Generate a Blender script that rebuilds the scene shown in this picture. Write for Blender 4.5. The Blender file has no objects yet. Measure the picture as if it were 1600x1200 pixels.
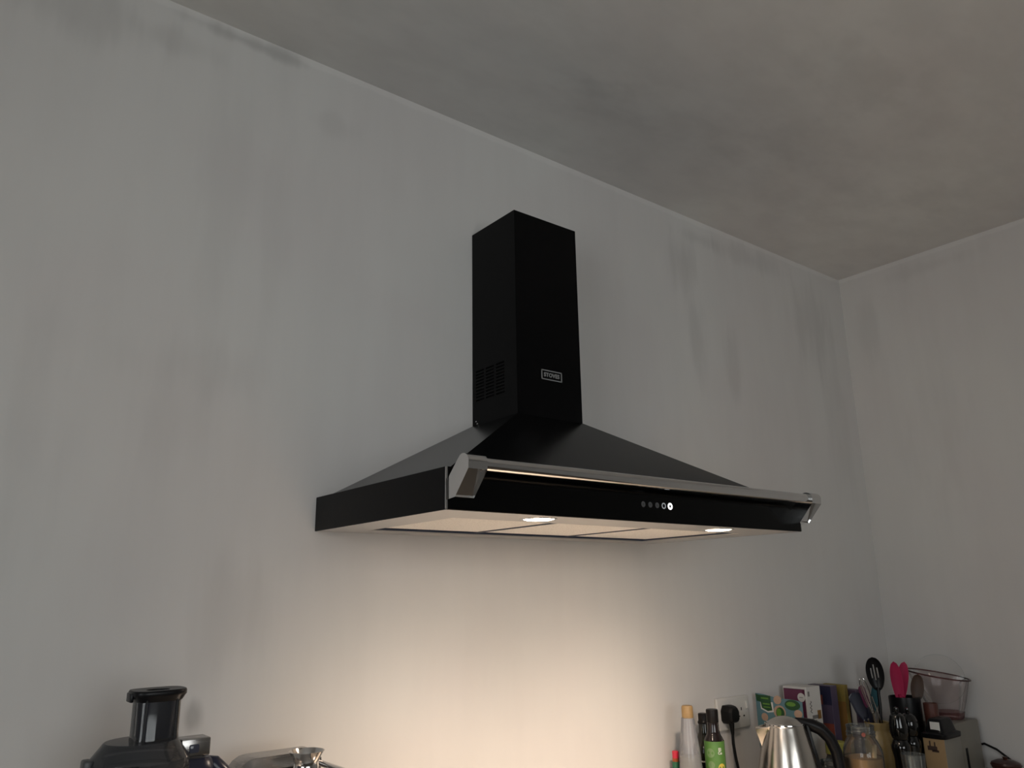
import bpy, bmesh, math, random
from mathutils import Vector, Matrix
random.seed(7)
PI = math.pi
scene = bpy.context.scene
COL = scene.collection

# ------------------------------------------------------------------ camera
HOOD_Z = 1.62          # underside of the hood above the floor
TOP_Z = 0.92           # worktop height
XR, HC = 1.7503, HOOD_Z + 1.101   # right wall, ceiling height
XL, YB = -2.9, -4.2    # left wall, rear wall
cd = bpy.data.cameras.new('camera')
cam = bpy.data.objects.new('camera', cd)
COL.objects.link(cam)
yaw, pitch, roll = 0.6685, 0.2618, -0.0164
fwd = Vector((math.sin(yaw)*math.cos(pitch), math.cos(yaw)*math.cos(pitch), math.sin(pitch)))
rt = Vector((math.cos(yaw), -math.sin(yaw), 0)); up = rt.cross(fwd)
r2 = rt*math.cos(roll) + up*math.sin(roll); u2 = up*math.cos(roll) - rt*math.sin(roll)
M = Matrix((r2, u2, -fwd)).transposed().to_4x4()
M.translation = Vector((-1.1987, -1.549, HOOD_Z - 0.1343))
cam.matrix_world = M
cd.sensor_fit = 'HORIZONTAL'; cd.sensor_width = 36.0
cd.lens = 1234.1/1600*36.0
cd.clip_start = 0.02
scene.camera = cam

# ------------------------------------------------------------------ daylight and exposure
world = bpy.data.worlds.new('dusk_sky'); scene.world = world
world.use_nodes = True
bgn = world.node_tree.nodes['Background']
bgn.inputs[0].default_value = (0.97, 0.99, 1.0, 1)
bgn.inputs[1].default_value = 4.9
WIN = (-2.3, -0.1, 0.95, 2.30)        # window in the rear wall: x0, x1, z0, z1
ADDED_WIN = (-2.55, -1.15, 0.95, 2.30)      # unseen window added in the left wall for more light: y0, y1, z0, z1
for (ww, hh, loc, rot) in ((WIN[1]-WIN[0], WIN[3]-WIN[2], ((WIN[0]+WIN[1])/2, YB-0.09, (WIN[2]+WIN[3])/2), (PI/2, 0, 0)),
                           (ADDED_WIN[1]-ADDED_WIN[0], ADDED_WIN[3]-ADDED_WIN[2], (XL-0.09, (ADDED_WIN[0]+ADDED_WIN[1])/2, (ADDED_WIN[2]+ADDED_WIN[3])/2), (PI/2, 0, -PI/2))):
    pl = bpy.data.lights.new('window_portal', 'AREA'); pl.shape = 'RECTANGLE'
    pl.size = ww; pl.size_y = hh
    pl.cycles.is_portal = True
    po = bpy.data.objects.new('window_portal', pl); COL.objects.link(po)
    po.location = loc; po.rotation_euler = rot; po['kind'] = 'helper'
vs = scene.view_settings
vs.view_transform = 'Standard'; vs.look = 'None'; vs.gamma = 1.0; vs.use_curve_mapping = False
vs.exposure = 0.0
scene.cycles.max_bounces = 7; scene.cycles.diffuse_bounces = 4; scene.cycles.glossy_bounces = 5
scene.cycles.transparent_max_bounces = 16
scene.cycles.caustics_reflective = False; scene.cycles.caustics_refractive = False
scene.cycles.use_denoising = True
scene.cycles.use_adaptive_sampling = True; scene.cycles.adaptive_threshold = 0.02
SPOT_W = 39.0

# ------------------------------------------------------------------ materials
def nmat(name):
    m = bpy.data.materials.new(name); m.use_nodes = True
    return m, m.node_tree.nodes, m.node_tree.links, m.node_tree.nodes['Principled BSDF']
def P(name, col, rough=0.5, metal=0.0, spec=0.5, noise=0.0, nscale=30.0, bump=0.0, coat=0.0, trans=0.0, emit=None, es=0.0):
    m, N, L, b = nmat(name)
    b.inputs['Base Color'].default_value = (*col, 1)
    b.inputs['Roughness'].default_value = rough
    b.inputs['Metallic'].default_value = metal
    b.inputs['Specular IOR Level'].default_value = spec
    b.inputs['Coat Weight'].default_value = coat
    b.inputs['Transmission Weight'].default_value = trans
    if emit:
        b.inputs['Emission Color'].default_value = (*emit, 1); b.inputs['Emission Strength'].default_value = es
    if noise or bump:
        tc = N.new('ShaderNodeTexCoord'); n = N.new('ShaderNodeTexNoise')
        n.inputs['Scale'].default_value = nscale; n.inputs['Detail'].default_value = 4
        L.new(tc.outputs['Object'], n.inputs['Vector'])
        if noise:
            mr = N.new('ShaderNodeMapRange'); mr.inputs['To Min'].default_value = 1-noise; mr.inputs['To Max'].default_value = 1+noise
            mx = N.new('ShaderNodeVectorMath'); mx.operation = 'SCALE'; mx.inputs[0].default_value = col
            L.new(n.outputs['Fac'], mr.inputs['Value']); L.new(mr.outputs[0], mx.inputs['Scale']); L.new(mx.outputs[0], b.inputs['Base Color'])
        if bump:
            bp = N.new('ShaderNodeBump'); bp.inputs['Strength'].default_value = bump; bp.inputs['Distance'].default_value = 0.001
            L.new(n.outputs['Fac'], bp.inputs['Height']); L.new(bp.outputs[0], b.inputs['Normal'])
    return m
def brushed(name, col, rough=0.25, scale=(4, 4, 300), bump=0.15):
    m, N, L, b = nmat(name)
    b.inputs['Base Color'].default_value = (*col, 1); b.inputs['Metallic'].default_value = 1
    b.inputs['Roughness'].default_value = rough
    tc = N.new('ShaderNodeTexCoord'); mp = N.new('ShaderNodeMapping'); n = N.new('ShaderNodeTexNoise')
    mp.inputs['Scale'].default_value = scale; n.inputs['Scale'].default_value = 5
    L.new(tc.outputs['Object'], mp.inputs[0]); L.new(mp.outputs[0], n.inputs['Vector'])
    mr = N.new('ShaderNodeMapRange'); mr.inputs['To Min'].default_value = rough*0.8; mr.inputs['To Max'].default_value = rough*1.2
    L.new(n.outputs['Fac'], mr.inputs['Value']); L.new(mr.outputs[0], b.inputs['Roughness'])
    bp = N.new('ShaderNodeBump'); bp.inputs['Strength'].default_value = bump; bp.inputs['Distance'].default_value = 0.0003
    L.new(n.outputs['Fac'], bp.inputs['Height']); L.new(bp.outputs[0], b.inputs['Normal'])
    return m
def thin_glass(name, tint=(0.95, 0.97, 0.96), refl=1.0, rough=0.03, haze=0.0, hazecol=(0.6, 0.6, 0.6)):
    m = bpy.data.materials.new(name); m.use_nodes = True
    N, L = m.node_tree.nodes, m.node_tree.links
    N.remove(N['Principled BSDF']); out = N['Material Output']
    t = N.new('ShaderNodeBsdfTransparent'); t.inputs[0].default_value = (*tint, 1)
    g = N.new('ShaderNodeBsdfGlossy'); g.inputs['Roughness'].default_value = rough
    f = N.new('ShaderNodeFresnel'); f.inputs[0].default_value = 1.45
    mu = N.new('ShaderNodeMath'); mu.operation = 'MULTIPLY'; mu.inputs[1].default_value = refl
    mx = N.new('ShaderNodeMixShader')
    L.new(f.outputs[0], mu.inputs[0]); L.new(mu.outputs[0], mx.inputs[0]); L.new(t.outputs[0], mx.inputs[1]); L.new(g.outputs[0], mx.inputs[2])
    last = mx.outputs[0]
    if haze:
        d = N.new('ShaderNodeBsdfDiffuse'); d.inputs[0].default_value = (*hazecol, 1)
        m2 = N.new('ShaderNodeMixShader'); m2.inputs[0].default_value = haze
        L.new(last, m2.inputs[1]); L.new(d.outputs[0], m2.inputs[2]); last = m2.outputs[0]
    L.new(last, out.inputs[0])
    return m

def plaster(name, base, patches, axes, ceil_band=False, cloud=0.05, streak=0.05):
    """first coat of white paint brushed over grey skim plaster: cloudy cover, brush streaks, thin patches"""
    m, N, L, b = nmat(name)
    b.inputs['Roughness'].default_value = 0.85; b.inputs['Specular IOR Level'].default_value = 0.15
    tc = N.new('ShaderNodeTexCoord'); V = tc.outputs['Object']
    def noise(scale, detail, vec_scale=None, rough=0.5):
        n = N.new('ShaderNodeTexNoise'); n.inputs['Scale'].default_value = scale; n.inputs['Detail'].default_value = detail
        n.inputs['Roughness'].default_value = rough
        if vec_scale:
            mp = N.new('ShaderNodeVectorMath'); mp.operation = 'MULTIPLY'; mp.inputs[1].default_value = vec_scale
            L.new(V, mp.inputs[0]); L.new(mp.outputs[0], n.inputs['Vector'])
        else: L.new(V, n.inputs['Vector'])
        return n.outputs['Fac']
    def mrange(sock, a, c, lo, hi):
        r = N.new('ShaderNodeMapRange'); r.interpolation_type = 'SMOOTHSTEP'
        for k, v in zip(('From Min', 'From Max', 'To Min', 'To Max'), (a, c, lo, hi)): r.inputs[k].default_value = v
        L.new(sock, r.inputs['Value']); return r.outputs[0]
    def math_(op, *args):
        n = N.new('ShaderNodeMath'); n.operation = op
        for i, q in enumerate(args):
            if isinstance(q, (int, float)): n.inputs[i].default_value = q
            else: L.new(q, n.inputs[i])
        return n.outputs[0]
    big = noise(1.6, 3); brush = noise(7, 3, axes[2], 0.6)
    fac = math_('MULTIPLY', mrange(big, 0.3, 0.7, 1-cloud, 1+cloud), mrange(brush, 0.3, 0.7, 1-streak, 1+streak))
    wob = math_('MULTIPLY', math_('SUBTRACT', brush, 0.5), 2.4)
    i0, i1 = axes[0], axes[1]
    thin = None
    for (cx, cz, rx, rz, dark) in patches:
        v = N.new('ShaderNodeVectorMath'); v.operation = 'MULTIPLY_ADD'
        mul = [0, 0, 0]; add = [0, 0, 0]
        mul[i0] = 1/rx; add[i0] = -cx/rx; mul[i1] = 1/rz; add[i1] = -cz/rz
        v.inputs[1].default_value = mul; v.inputs[2].default_value = add
        ln = N.new('ShaderNodeVectorMath'); ln.operation = 'LENGTH'
        L.new(V, v.inputs[0]); L.new(v.outputs[0], ln.inputs[0])
        mk = mrange(math_('ADD', ln.outputs['Value'], wob), 0.2, 1.4, dark*0.62, 0.0)
        thin = mk if thin is None else math_('ADD', thin, mk)
    if thin is not None: fac = math_('MULTIPLY', fac, math_('SUBTRACT', 1.0, thin))
    if ceil_band:     # thicker cut-in brush line where wall meets ceiling
        sep = N.new('ShaderNodeSeparateXYZ'); L.new(V, sep.inputs[0])
        fac = math_('MULTIPLY', fac, mrange(math_('MULTIPLY_ADD', wob, 0.006, sep.outputs[2]), HC-0.022, HC-0.012, 1.0, 1.07))
    mixc = N.new('ShaderNodeMix'); mixc.data_type = 'RGBA'
    mixc.inputs[6].default_value = (base[0]*1.006, base[1]*0.997, base[2]*0.999, 1)
    mixc.inputs[7].default_value = (base[0]*0.996, base[1]*1.002, base[2]*0.999, 1)
    L.new(mrange(big, 0.4, 0.6, 0, 1), mixc.inputs[0])
    sc = N.new('ShaderNodeVectorMath'); sc.operation = 'SCALE'
    L.new(mixc.outputs[2], sc.inputs[0]); L.new(fac, sc.inputs['Scale'])
    L.new(sc.outputs[0], b.inputs['Base Color'])
    return m

WALL_C = (0.65, 0.634, 0.615)
m_wall = plaster('painted_plaster_wall', WALL_C, [
    (-0.70, 2.700, 0.13, 0.018, 0.36), (-0.87, 2.63, 0.09, 0.03, 0.12), (-1.05, 2.62, 0.16, 0.07, 0.18),
    (0.76, 2.55, 0.07, 0.11, 0.20), (0.80, 2.27, 0.05, 0.13, 0.17), (0.98, 2.22, 0.04, 0.12, 0.12),
    (0.83, 2.655, 0.12, 0.03, 0.16), (1.10, 2.655, 0.22, 0.04, 0.14), (1.50, 2.50, 0.14, 0.18, 0.14),
    (1.60, 2.20, 0.08, 0.35, 0.08), (-0.76, 1.93, 0.14, 0.06, 0.08), (-0.80, 1.83, 0.08, 0.10, 0.07), (-0.66, 1.46, 0.09, 0.10, 0.12),
    (-1.02, 1.75, 0.05, 0.25, 0.08), (-0.716, 1.285, 0.015, 0.024, 0.5), (-0.74, 2.35, 0.05, 0.35, 0.06), (-0.62, 2.3, 0.04, 0.3, 0.05), (-0.5, 2.57, 0.06, 0.03, 0.09)],
    (0, 2, (1.6, 1.6, 0.28)), True, 0.03, 0.014)
m_wall_r = plaster('painted_plaster_side', WALL_C, [(-0.10, 2.48, 0.05, 0.12, 0.10), (-0.35, 2.66, 0.20, 0.03, 0.10), (-0.30, 2.1, 0.10, 0.3, 0.06)],
    (1, 2, (1.6, 1.6, 0.28)), True, 0.03, 0.014)
m_ceil = plaster('painted_plaster_ceiling', (0.70, 0.69, 0.672), [
    (0.35, -0.35, 0.3, 0.06, 0.08), (0.7, -0.5, 0.14, 0.10, 0.10), (1.1, -0.35, 0.2, 0.12, 0.07), (1.35, -0.55, 0.12, 0.09, 0.09), (0.1, -0.3, 0.12, 0.07, 0.08), (0.55, -0.75, 0.2, 0.1, 0.08)],
    (0, 1, (0.8, 1.4, 1)), False, 0.05, 0.035)
m_floor = P('oak_floor', (0.17, 0.145, 0.12), 0.5, noise=0.2, nscale=6)
m_dim = P('room_paint', (0.55, 0.53, 0.50), 0.8, noise=0.05, nscale=3)
m_top = P('pale_laminate', (0.62, 0.55, 0.46), 0.45, noise=0.08, nscale=40)
m_cab = P('cream_cabinet', (0.55, 0.52, 0.46), 0.5, noise=0.02, nscale=10)
m_winframe = P('white_upvc', (0.8, 0.8, 0.8), 0.35, noise=0.02, nscale=8)
m_pane = thin_glass('window_glass', (0.96, 0.97, 0.97))
m_black = P('satin_black_enamel', (0.0028, 0.0028, 0.0032), 0.22, spec=0.10, bump=0.04, nscale=900)
m_blackgloss = P('gloss_black_glass', (0.002, 0.002, 0.002), 0.10, spec=0.12, noise=0.05, nscale=5)
m_blackflat = P('dark_void', (0.002, 0.002, 0.002), 0.7, spec=0.1, noise=0.1)
m_chrome = P('polished_chrome', (0.70, 0.70, 0.70), 0.09, 1.0, noise=0.03, nscale=40)
m_rim = brushed('brushed_steel_rim', (0.56, 0.55, 0.54), 0.45, (300, 4, 4))
m_film = P('blue_film_edge', (0.03, 0.045, 0.08), 0.5, noise=0.2, nscale=30)
m_letter = P('badge_silver', (0.38, 0.38, 0.38), 0.4, 0.3, noise=0.05, nscale=60)
m_lampglow = P('led_glow', (1, 0.9, 0.75), 0.4, emit=(1.0, 0.86, 0.66), es=14.0, noise=0.01)
m_iconlit = P('icon_lit', (1, 1, 1), 0.4, emit=(1, 1, 1), es=1.6, noise=0.01)
m_icondim = P('icon_halflit', (0.4, 0.42, 0.44), 0.4, emit=(0.9, 0.95, 1), es=0.16, noise=0.01)
m_iconoff = P('icon_print', (0.085, 0.085, 0.085), 0.4, noise=0.05, nscale=60)

def filter_mat():
    m, N, L, b = nmat('aluminium_mesh')
    b.inputs['Metallic'].default_value = 0.15; b.inputs['Roughness'].default_value = 0.55
    tc = N.new('ShaderNodeTexCoord'); w = N.new('ShaderNodeTexVoronoi'); w.inputs['Scale'].default_value = 260
    L.new(tc.outputs['Object'], w.inputs['Vector'])
    r = N.new('ShaderNodeValToRGB'); r.color_ramp.elements[0].color = (0.66, 0.64, 0.61, 1); r.color_ramp.elements[1].color = (0.90, 0.88, 0.85, 1)
    r.color_ramp.elements[0].position = 0.1; r.color_ramp.elements[1].position = 0.5
    L.new(w.outputs['Distance'], r.inputs[0]); L.new(r.outputs[0], b.inputs['Base Color'])
    bp = N.new('ShaderNodeBump'); bp.inputs['Strength'].default_value = 0.3; bp.inputs['Distance'].default_value = 0.001
    L.new(w.outputs['Distance'], bp.inputs['Height']); L.new(bp.outputs[0], b.inputs['Normal'])
    return m
m_filter = filter_mat()

# ------------------------------------------------------------------ mesh helpers
class MB:
    def __init__(s): s.bm = bmesh.new()
    def box(s, x0, x1, y0, y1, z0, z1, bevel=0.0, seg=2, mat=None):
        r = bmesh.ops.create_cube(s.bm, size=1.0); vs_ = r['verts']
        for v in vs_:
            v.co = Vector(((x0+x1)/2+v.co.x*(x1-x0), (y0+y1)/2+v.co.y*(y1-y0), (z0+z1)/2+v.co.z*(z1-z0)))
            if mat is not None: v.co = mat @ v.co
        if bevel:
            es = list({e for v in vs_ for e in v.link_edges})
            bmesh.ops.bevel(s.bm, geom=es, offset=bevel, segments=seg, affect='EDGES', profile=0.5)
        return s
    def lathe(s, prof, seg=32, c=(0, 0, 0), sx=1.0, sy=1.0, close=True):
        rings = []
        for (r, z) in prof:
            if r <= 1e-6: rings.append([s.bm.verts.new((c[0], c[1], c[2]+z))])
            else: rings.append([s.bm.verts.new((c[0]+sx*r*math.cos(2*PI*k/seg), c[1]+sy*r*math.sin(2*PI*k/seg), c[2]+z)) for k in range(seg)])
        for a, b in zip(rings, rings[1:]):
            for k in range(seg):
                k2 = (k+1) % seg
                if len(a) == 1 and len(b) == 1: continue
                if len(a) == 1: s.bm.faces.new((a[0], b[k2], b[k]))
                elif len(b) == 1: s.bm.faces.new((a[k], a[k2], b[0]))
                else: s.bm.faces.new((a[k], a[k2], b[k2], b[k]))
        return s
    def tube(s, path, rad, seg=12, cap=True, flat=1.0, side=None):
        pts = [Vector(p) for p in path]; n = len(pts)
        rads = rad if isinstance(rad, (list, tuple)) else [rad]*n
        rings = []; prev = None
        for i, p in enumerate(pts):
            t = (pts[min(i+1, n-1)]-pts[max(i-1, 0)]).normalized()
            if side is not None: a = Vector(side); a = (a - t*a.dot(t)).normalized()
            elif prev is None:
                a = Vector((0, 0, 1)) if abs(t.z) < 0.9 else Vector((1, 0, 0)); a = (a - t*a.dot(t)).normalized()
            else: a = (prev - t*prev.dot(t)).normalized()
            prev = a; b = t.cross(a)
            rings.append([s.bm.verts.new(p + (a*math.cos(2*PI*k/seg)*rads[i] + b*math.sin(2*PI*k/seg)*rads[i]*flat)) for k in range(seg)])
        for a, b in zip(rings, rings[1:]):
            for k in range(seg): s.bm.faces.new((a[k], a[(k+1) % seg], b[(k+1) % seg], b[k]))
        if cap:
            s.bm.faces.new(rings[0][::-1]); s.bm.faces.new(rings[-1])
        return s
    def prism(s, poly, fn0, fn1, bevel=0.0):
        a = [s.bm.verts.new(fn0(p)) for p in poly]; b = [s.bm.verts.new(fn1(p)) for p in poly]
        fs = [s.bm.faces.new(a[::-1]), s.bm.faces.new(b)]
        n = len(poly)
        for k in range(n): fs.append(s.bm.faces.new((a[k], a[(k+1) % n], b[(k+1) % n], b[k])))
        if bevel:
            es = list({e for f in fs for e in f.edges})
            bmesh.ops.bevel(s.bm, geom=es, offset=bevel, segments=2, affect='EDGES', profile=0.5)
        return s
    def face(s, pts): s.bm.faces.new([s.bm.verts.new(p) for p in pts]); return s
    def sheet(s, fn, nu, nv):
        g = [[s.bm.verts.new(fn(i/nu, j/nv)) for j in range(nv+1)] for i in range(nu+1)]
        for i in range(nu):
            for j in range(nv): s.bm.faces.new((g[i][j], g[i+1][j], g[i+1][j+1], g[i][j+1]))
        return s
    def xf(s, mat): bmesh.ops.transform(s.bm, matrix=mat, verts=s.bm.verts); return s
    def build(s, name, mat, parent=None, smooth=35, recalc=True):
        if recalc: bmesh.ops.recalc_face_normals(s.bm, faces=s.bm.faces)
        me = bpy.data.meshes.new(name); s.bm.to_mesh(me); s.bm.free()
        if smooth:
            for p in me.polygons: p.use_smooth = True
            me.set_sharp_from_angle(angle=math.radians(smooth))
        me.materials.append(mat)
        o = bpy.data.objects.new(name, me); COL.objects.link(o)
        if parent is not None: o.parent = parent
        return o
def thing(name, label, cat, loc, rz=0.0, group=None):
    o = bpy.data.objects.new(name, None); COL.objects.link(o)
    o.empty_display_size = 0.05
    o.location = loc; o.rotation_euler = (0, 0, rz); o['label'] = label; o['category'] = cat
    if group: o['group'] = group
    return o
def tag(o, label, cat, group=None):
    o['label'] = label; o['category'] = cat
    if group: o['group'] = group
    return o
def text_mesh(name, body, size, mat, parent, matrix, depth=0.0002, font_bold=0.0, spacing=1.0):
    cu = bpy.data.curves.new(name, 'FONT'); cu.body = body; cu.size = size; cu.align_x = 'CENTER'; cu.align_y = 'CENTER'
    cu.extrude = depth; cu.offset = font_bold; cu.space_character = spacing; cu.resolution_u = 3
    t = bpy.data.objects.new(name, cu); COL.objects.link(t)
    bpy.context.view_layer.update()
    dg = bpy.context.evaluated_depsgraph_get()
    me = bpy.data.meshes.new_from_object(t.evaluated_get(dg))
    bpy.data.objects.remove(t); bpy.data.curves.remove(cu)
    me.transform(matrix); me.materials.clear(); me.materials.append(mat)
    o = bpy.data.objects.new(name, me); COL.objects.link(o); o.parent = parent
    return o
# text frames: facing -y (read by someone looking towards +y) and facing -x (looking towards +x)
def face_negy(x, y, z): return Matrix.Translation((x, y, z)) @ Matrix.Rotation(PI/2, 4, 'X')
def face_negx(x, y, z): return Matrix.Translation((x, y, z)) @ Matrix.Rotation(-PI/2, 4, 'Z') @ Matrix.Rotation(PI/2, 4, 'X')
def struct(o): o['kind'] = 'structure'; return o

# ------------------------------------------------------------------ the room
T = 0.12
struct(MB().box(XL-T, XR+T, YB-T, T, -T, 0).build('floor', m_floor, smooth=0))
struct(MB().box(XL-T, XR+T, YB-T, T, HC, HC+T).build('ceiling', m_ceil, smooth=0))
struct(MB().box(XL-T, XR+T, 0, T, 0, HC).build('wall_back', m_wall, smooth=0))
struct(MB().box(XR, XR+T, YB-T, 0, 0, HC).build('wall_right', m_wall_r, smooth=0))
def window_wall(wall, window, win, fn, mat):
    """a wall with one window opening; fn turns (along0, along1, z0, z1, depth0, depth1) into a box"""
    lo, hi, a, b, z0, z1 = win
    w = MB()
    for (p, q, r, t) in ((lo, a, 0, HC), (b, hi, 0, HC), (a, b, 0, z0), (a, b, z1, HC)): w.box(*fn(p, q, 0, T), r, t)
    struct(w.build(wall, mat, smooth=0))
    w = MB(); f = 0.05
    w.box(*fn(a, b, 0.02, 0.08), z0, z0+f).box(*fn(a, b, 0.02, 0.08), z1-f, z1)
    for xx in (a, (a+b)/2-f/2, b-f): w.box(*fn(xx, xx+f, 0.02, 0.08), z0+f, z1-f)
    win_o = struct(w.build(window, m_winframe, smooth=0))
    for p, q in ((a+f, (a+b)/2-f/2), ((a+b)/2+f/2, b-f)):
        MB().box(*fn(p, q, 0.048, 0.054), z0+f, z1-f).build('pane', m_pane, win_o, smooth=0)
window_wall('wall_rear', 'window_1', (XL, XR, *WIN), lambda p, q, d0, d1: (p, q, YB-d1, YB-d0), m_dim)
window_wall('wall_left', 'added_window', (YB-T, 0, *ADDED_WIN), lambda p, q, d0, d1: (XL-d1, XL-d0, p, q), m_dim)  # left window added to brighten the right wall and ceiling
# worktop along the wall, below the frame of the photograph
wt = struct(MB().box(-1.6, XR-0.001, -0.62, -0.001, TOP_Z-0.04, TOP_Z, 0.004).build('worktop', m_top))
struct(MB().box(-1.58, XR-0.001, -0.58, -0.001, 0.0, TOP_Z-0.04).build('base_units', m_cab, smooth=0))

# ------------------------------------------------------------------ the cooker hood
def beam_profile(ld, power=4.0, wide=0.05):
    """reflector lamp: intensity falls off as a power of the cosine from the axis, plus a little wide spill"""
    ld.use_nodes = True
    N, L = ld.node_tree.nodes, ld.node_tree.links
    em = next(n for n in N if n.type == 'EMISSION')
    tc = N.new('ShaderNodeTexCoord'); sp = N.new('ShaderNodeSeparateXYZ'); L.new(tc.outputs['Normal'], sp.inputs[0])
    ab = N.new('ShaderNodeMath'); ab.operation = 'ABSOLUTE'; L.new(sp.outputs[2], ab.inputs[0])
    pw = N.new('ShaderNodeMath'); pw.operation = 'POWER'; pw.inputs[1].default_value = power; L.new(ab.outputs[0], pw.inputs[0])
    ml = N.new('ShaderNodeMath'); ml.operation = 'MULTIPLY_ADD'; ml.inputs[1].default_value = wide; L.new(ab.outputs[0], ml.inputs[0]); L.new(pw.outputs[0], ml.inputs[2])
    L.new(ml.outputs[0], em.inputs['Strength'])
def build_hood():
    h = thing('cooker_hood', 'black chimney cooker hood with chrome front rail and two lit lamps', 'cooker hood', (0, 0, HOOD_Z))
    Y0 = -0.001
    W2, D, BH = 0.5, 0.4887, 0.0696
    cw, cdp, cb, ct = 0.1009, 0.178, 0.2676, 0.7777
    # chimney: four-sided sleeve, vent slots cut through on the left side
    c = MB()
    t = 0.0012
    c.face([(-cw, -cdp, cb), (cw, -cdp, cb), (cw, -cdp, ct), (-cw, -cdp, ct)])
    c.face([(cw, -cdp, cb), (cw, Y0, cb), (cw, Y0, ct), (cw, -cdp, ct)])
    c.face([(-cw, -cdp, ct), (cw, -cdp, ct), (cw, Y0, ct), (-cw, Y0, ct)])
    # left side built as strips round three columns of slots
    cols = [(-0.131, -0.098), (-0.090, -0.057), (-0.049, -0.016)]
    nsl, zt, zb = 10, 0.4075, 0.3265
    pitch_ = (zt-zb)/nsl
    ys = sorted({-cdp, Y0, *[v for ab in cols for v in ab]})
    zs = [cb]
    for k in range(nsl): zs += [zb+k*pitch_, zb+k*pitch_+pitch_*0.52]
    zs += [ct]
    for i in range(len(ys)-1):
        iscol = (ys[i], ys[i+1]) in cols
        if not iscol:
            c.face([(-cw, ys[i+1], cb), (-cw, ys[i], cb), (-cw, ys[i], ct), (-cw, ys[i+1], ct)])
        else:
            for j in range(len(zs)-1):
                if j % 2 == 1 and j < len(zs)-2: continue    # the slot itself
                c.face([(-cw, ys[i+1], zs[j]), (-cw, ys[i], zs[j]), (-cw, ys[i], zs[j+1]), (-cw, ys[i+1], zs[j+1])])
    bmesh.ops.remove_doubles(c.bm, verts=c.bm.verts, dist=1e-5)
    ch = c.build('chimney', m_black, h, smooth=20, recalc=False)
    MB().box(-cw+0.004, -cw+0.006, -0.15, -0.008, 0.31, 0.42).build('vent_dark_backing', m_blackflat, ch, smooth=0)  # black sheet standing in for the darkness inside the slots
    for (yy, zz) in ((-0.0156, 0.2766), (-0.021, 0.2705)):
        s_ = MB().lathe([(0, 0.0012), (0.0016, 0.0010), (0.0022, 0)], 10)
        s_.xf(Matrix.Translation((-cw, yy, zz)) @ Matrix.Rotation(-PI/2, 4, 'Y'))
        s_.build('screw', m_chrome, ch)
    # name badge
    bx0, bx1, bz0, bz1 = -0.0275, 0.0372, 0.3600, 0.3842
    bd = MB().box(bx0, bx1, -cdp-0.0008, -cdp+0.0002, bz0, bz1).build('badge', m_blackflat, h, smooth=0)
    bf = MB(); e = 0.0022; ya, yb = -cdp-0.0016, -cdp-0.0006
    bf.box(bx0, bx1, ya, yb, bz0, bz0+e).box(bx0, bx1, ya, yb, bz1-e, bz1).box(bx0, bx0+e*1.2, ya, yb, bz0, bz1).box(bx1-e*1.2, bx1, ya, yb, bz0, bz1)
    bf.build('badge_border', m_letter, bd, smooth=0)
    text_mesh('badge_lettering', 'STOVES', 0.0136, m_letter, bd, face_negy((bx0+bx1)/2, -cdp-0.0012, (bz0+bz1)/2), 0.0003, 0.0004, 1.06)
    # sloping canopy (frustum)
    px, py = 0.483, -0.470
    c = MB()
    A = [(-px, Y0, BH), (-px, py, BH), (px, py, BH), (px, Y0, BH)]
    Bq = [(-cw, Y0, cb), (-cw, -cdp, cb), (cw, -cdp, cb), (cw, Y0, cb)]
    for i in range(3): c.face([A[i], A[i+1], Bq[i+1], Bq[i]])
    bmesh.ops.remove_doubles(c.bm, verts=c.bm.verts, dist=1e-5)
    c.build('canopy', m_black, h, smooth=20)
    # box round the bottom
    for s_ in (-1, 1):
        MB().box(min(s_*W2, s_*(W2-0.003)), max(s_*W2, s_*(W2-0.003)), -D+0.0022, Y0, 0, BH, 0.0006, 1).build('side_panel', m_black, h)
        MB().box(min(s_*W2, s_*(W2-0.003)), max(s_*W2, s_*(W2-0.003)), -D-0.0001, -D+0.0018, 0.0005, BH-0.0005).build('steel_edge', m_chrome, h, smooth=0)
    MB().box(-W2+0.0032, W2-0.0032, -D, -D+0.004, 0.0, BH, 0.0008, 1).build('front_panel', m_blackgloss, h)
    tp = MB(); zt_ = BH-0.0022
    tp.box(-W2+0.003, W2-0.003, -D+0.004, Y0, zt_, BH-0.0002)
    tp.build('top_plate', m_black, h, smooth=0)
    # underside frame with opening
    ox, oy0, oy1 = 0.413, -0.380, -0.062
    u = MB(); a0, a1 = -0.0, 0.0025
    u.box(-W2+0.003, -ox, -D+0.004, Y0, a0, a1).box(ox, W2-0.003, -D+0.004, Y0, a0, a1)
    u.box(-ox, ox, -D+0.004, oy0, a0, a1).box(-ox, ox, oy1, Y0, a0, a1)
    uf = u.build('underside_frame', m_rim, h, smooth=0)
    rl = MB(); q = 0.0012
    rl.box(-ox-q, -ox, oy0-q, oy1+q, a1, 0.022).box(ox, ox+q, oy0-q, oy1+q, a1, 0.022).box(-ox, ox, oy0-q, oy0, a1, 0.022).box(-ox, ox, oy1, oy1+q, a1, 0.022)
    rl.box(-ox, ox, oy0, oy1, 0.020, 0.022)
    rl.build('filter_recess', m_film, uf, smooth=0)
    fw = 2*ox/3
    for k in range(3):
        fa, fb = -ox+k*fw+(0.002 if k == 0 else 0.005), -ox+(k+1)*fw-(0.002 if k == 2 else 0.005)
        fl = MB().box(fa, fb, oy0+0.003, oy1-0.014, 0.006, 0.014, 0.001, 1).build('grease_filter', m_filter, h)
        MB().box((fa+fb)/2-0.03, (fa+fb)/2+0.03, oy0+0.008, oy0+0.016, 0.0045, 0.0065, 0.0006, 1).build('filter_latch', m_rim, fl)
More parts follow.
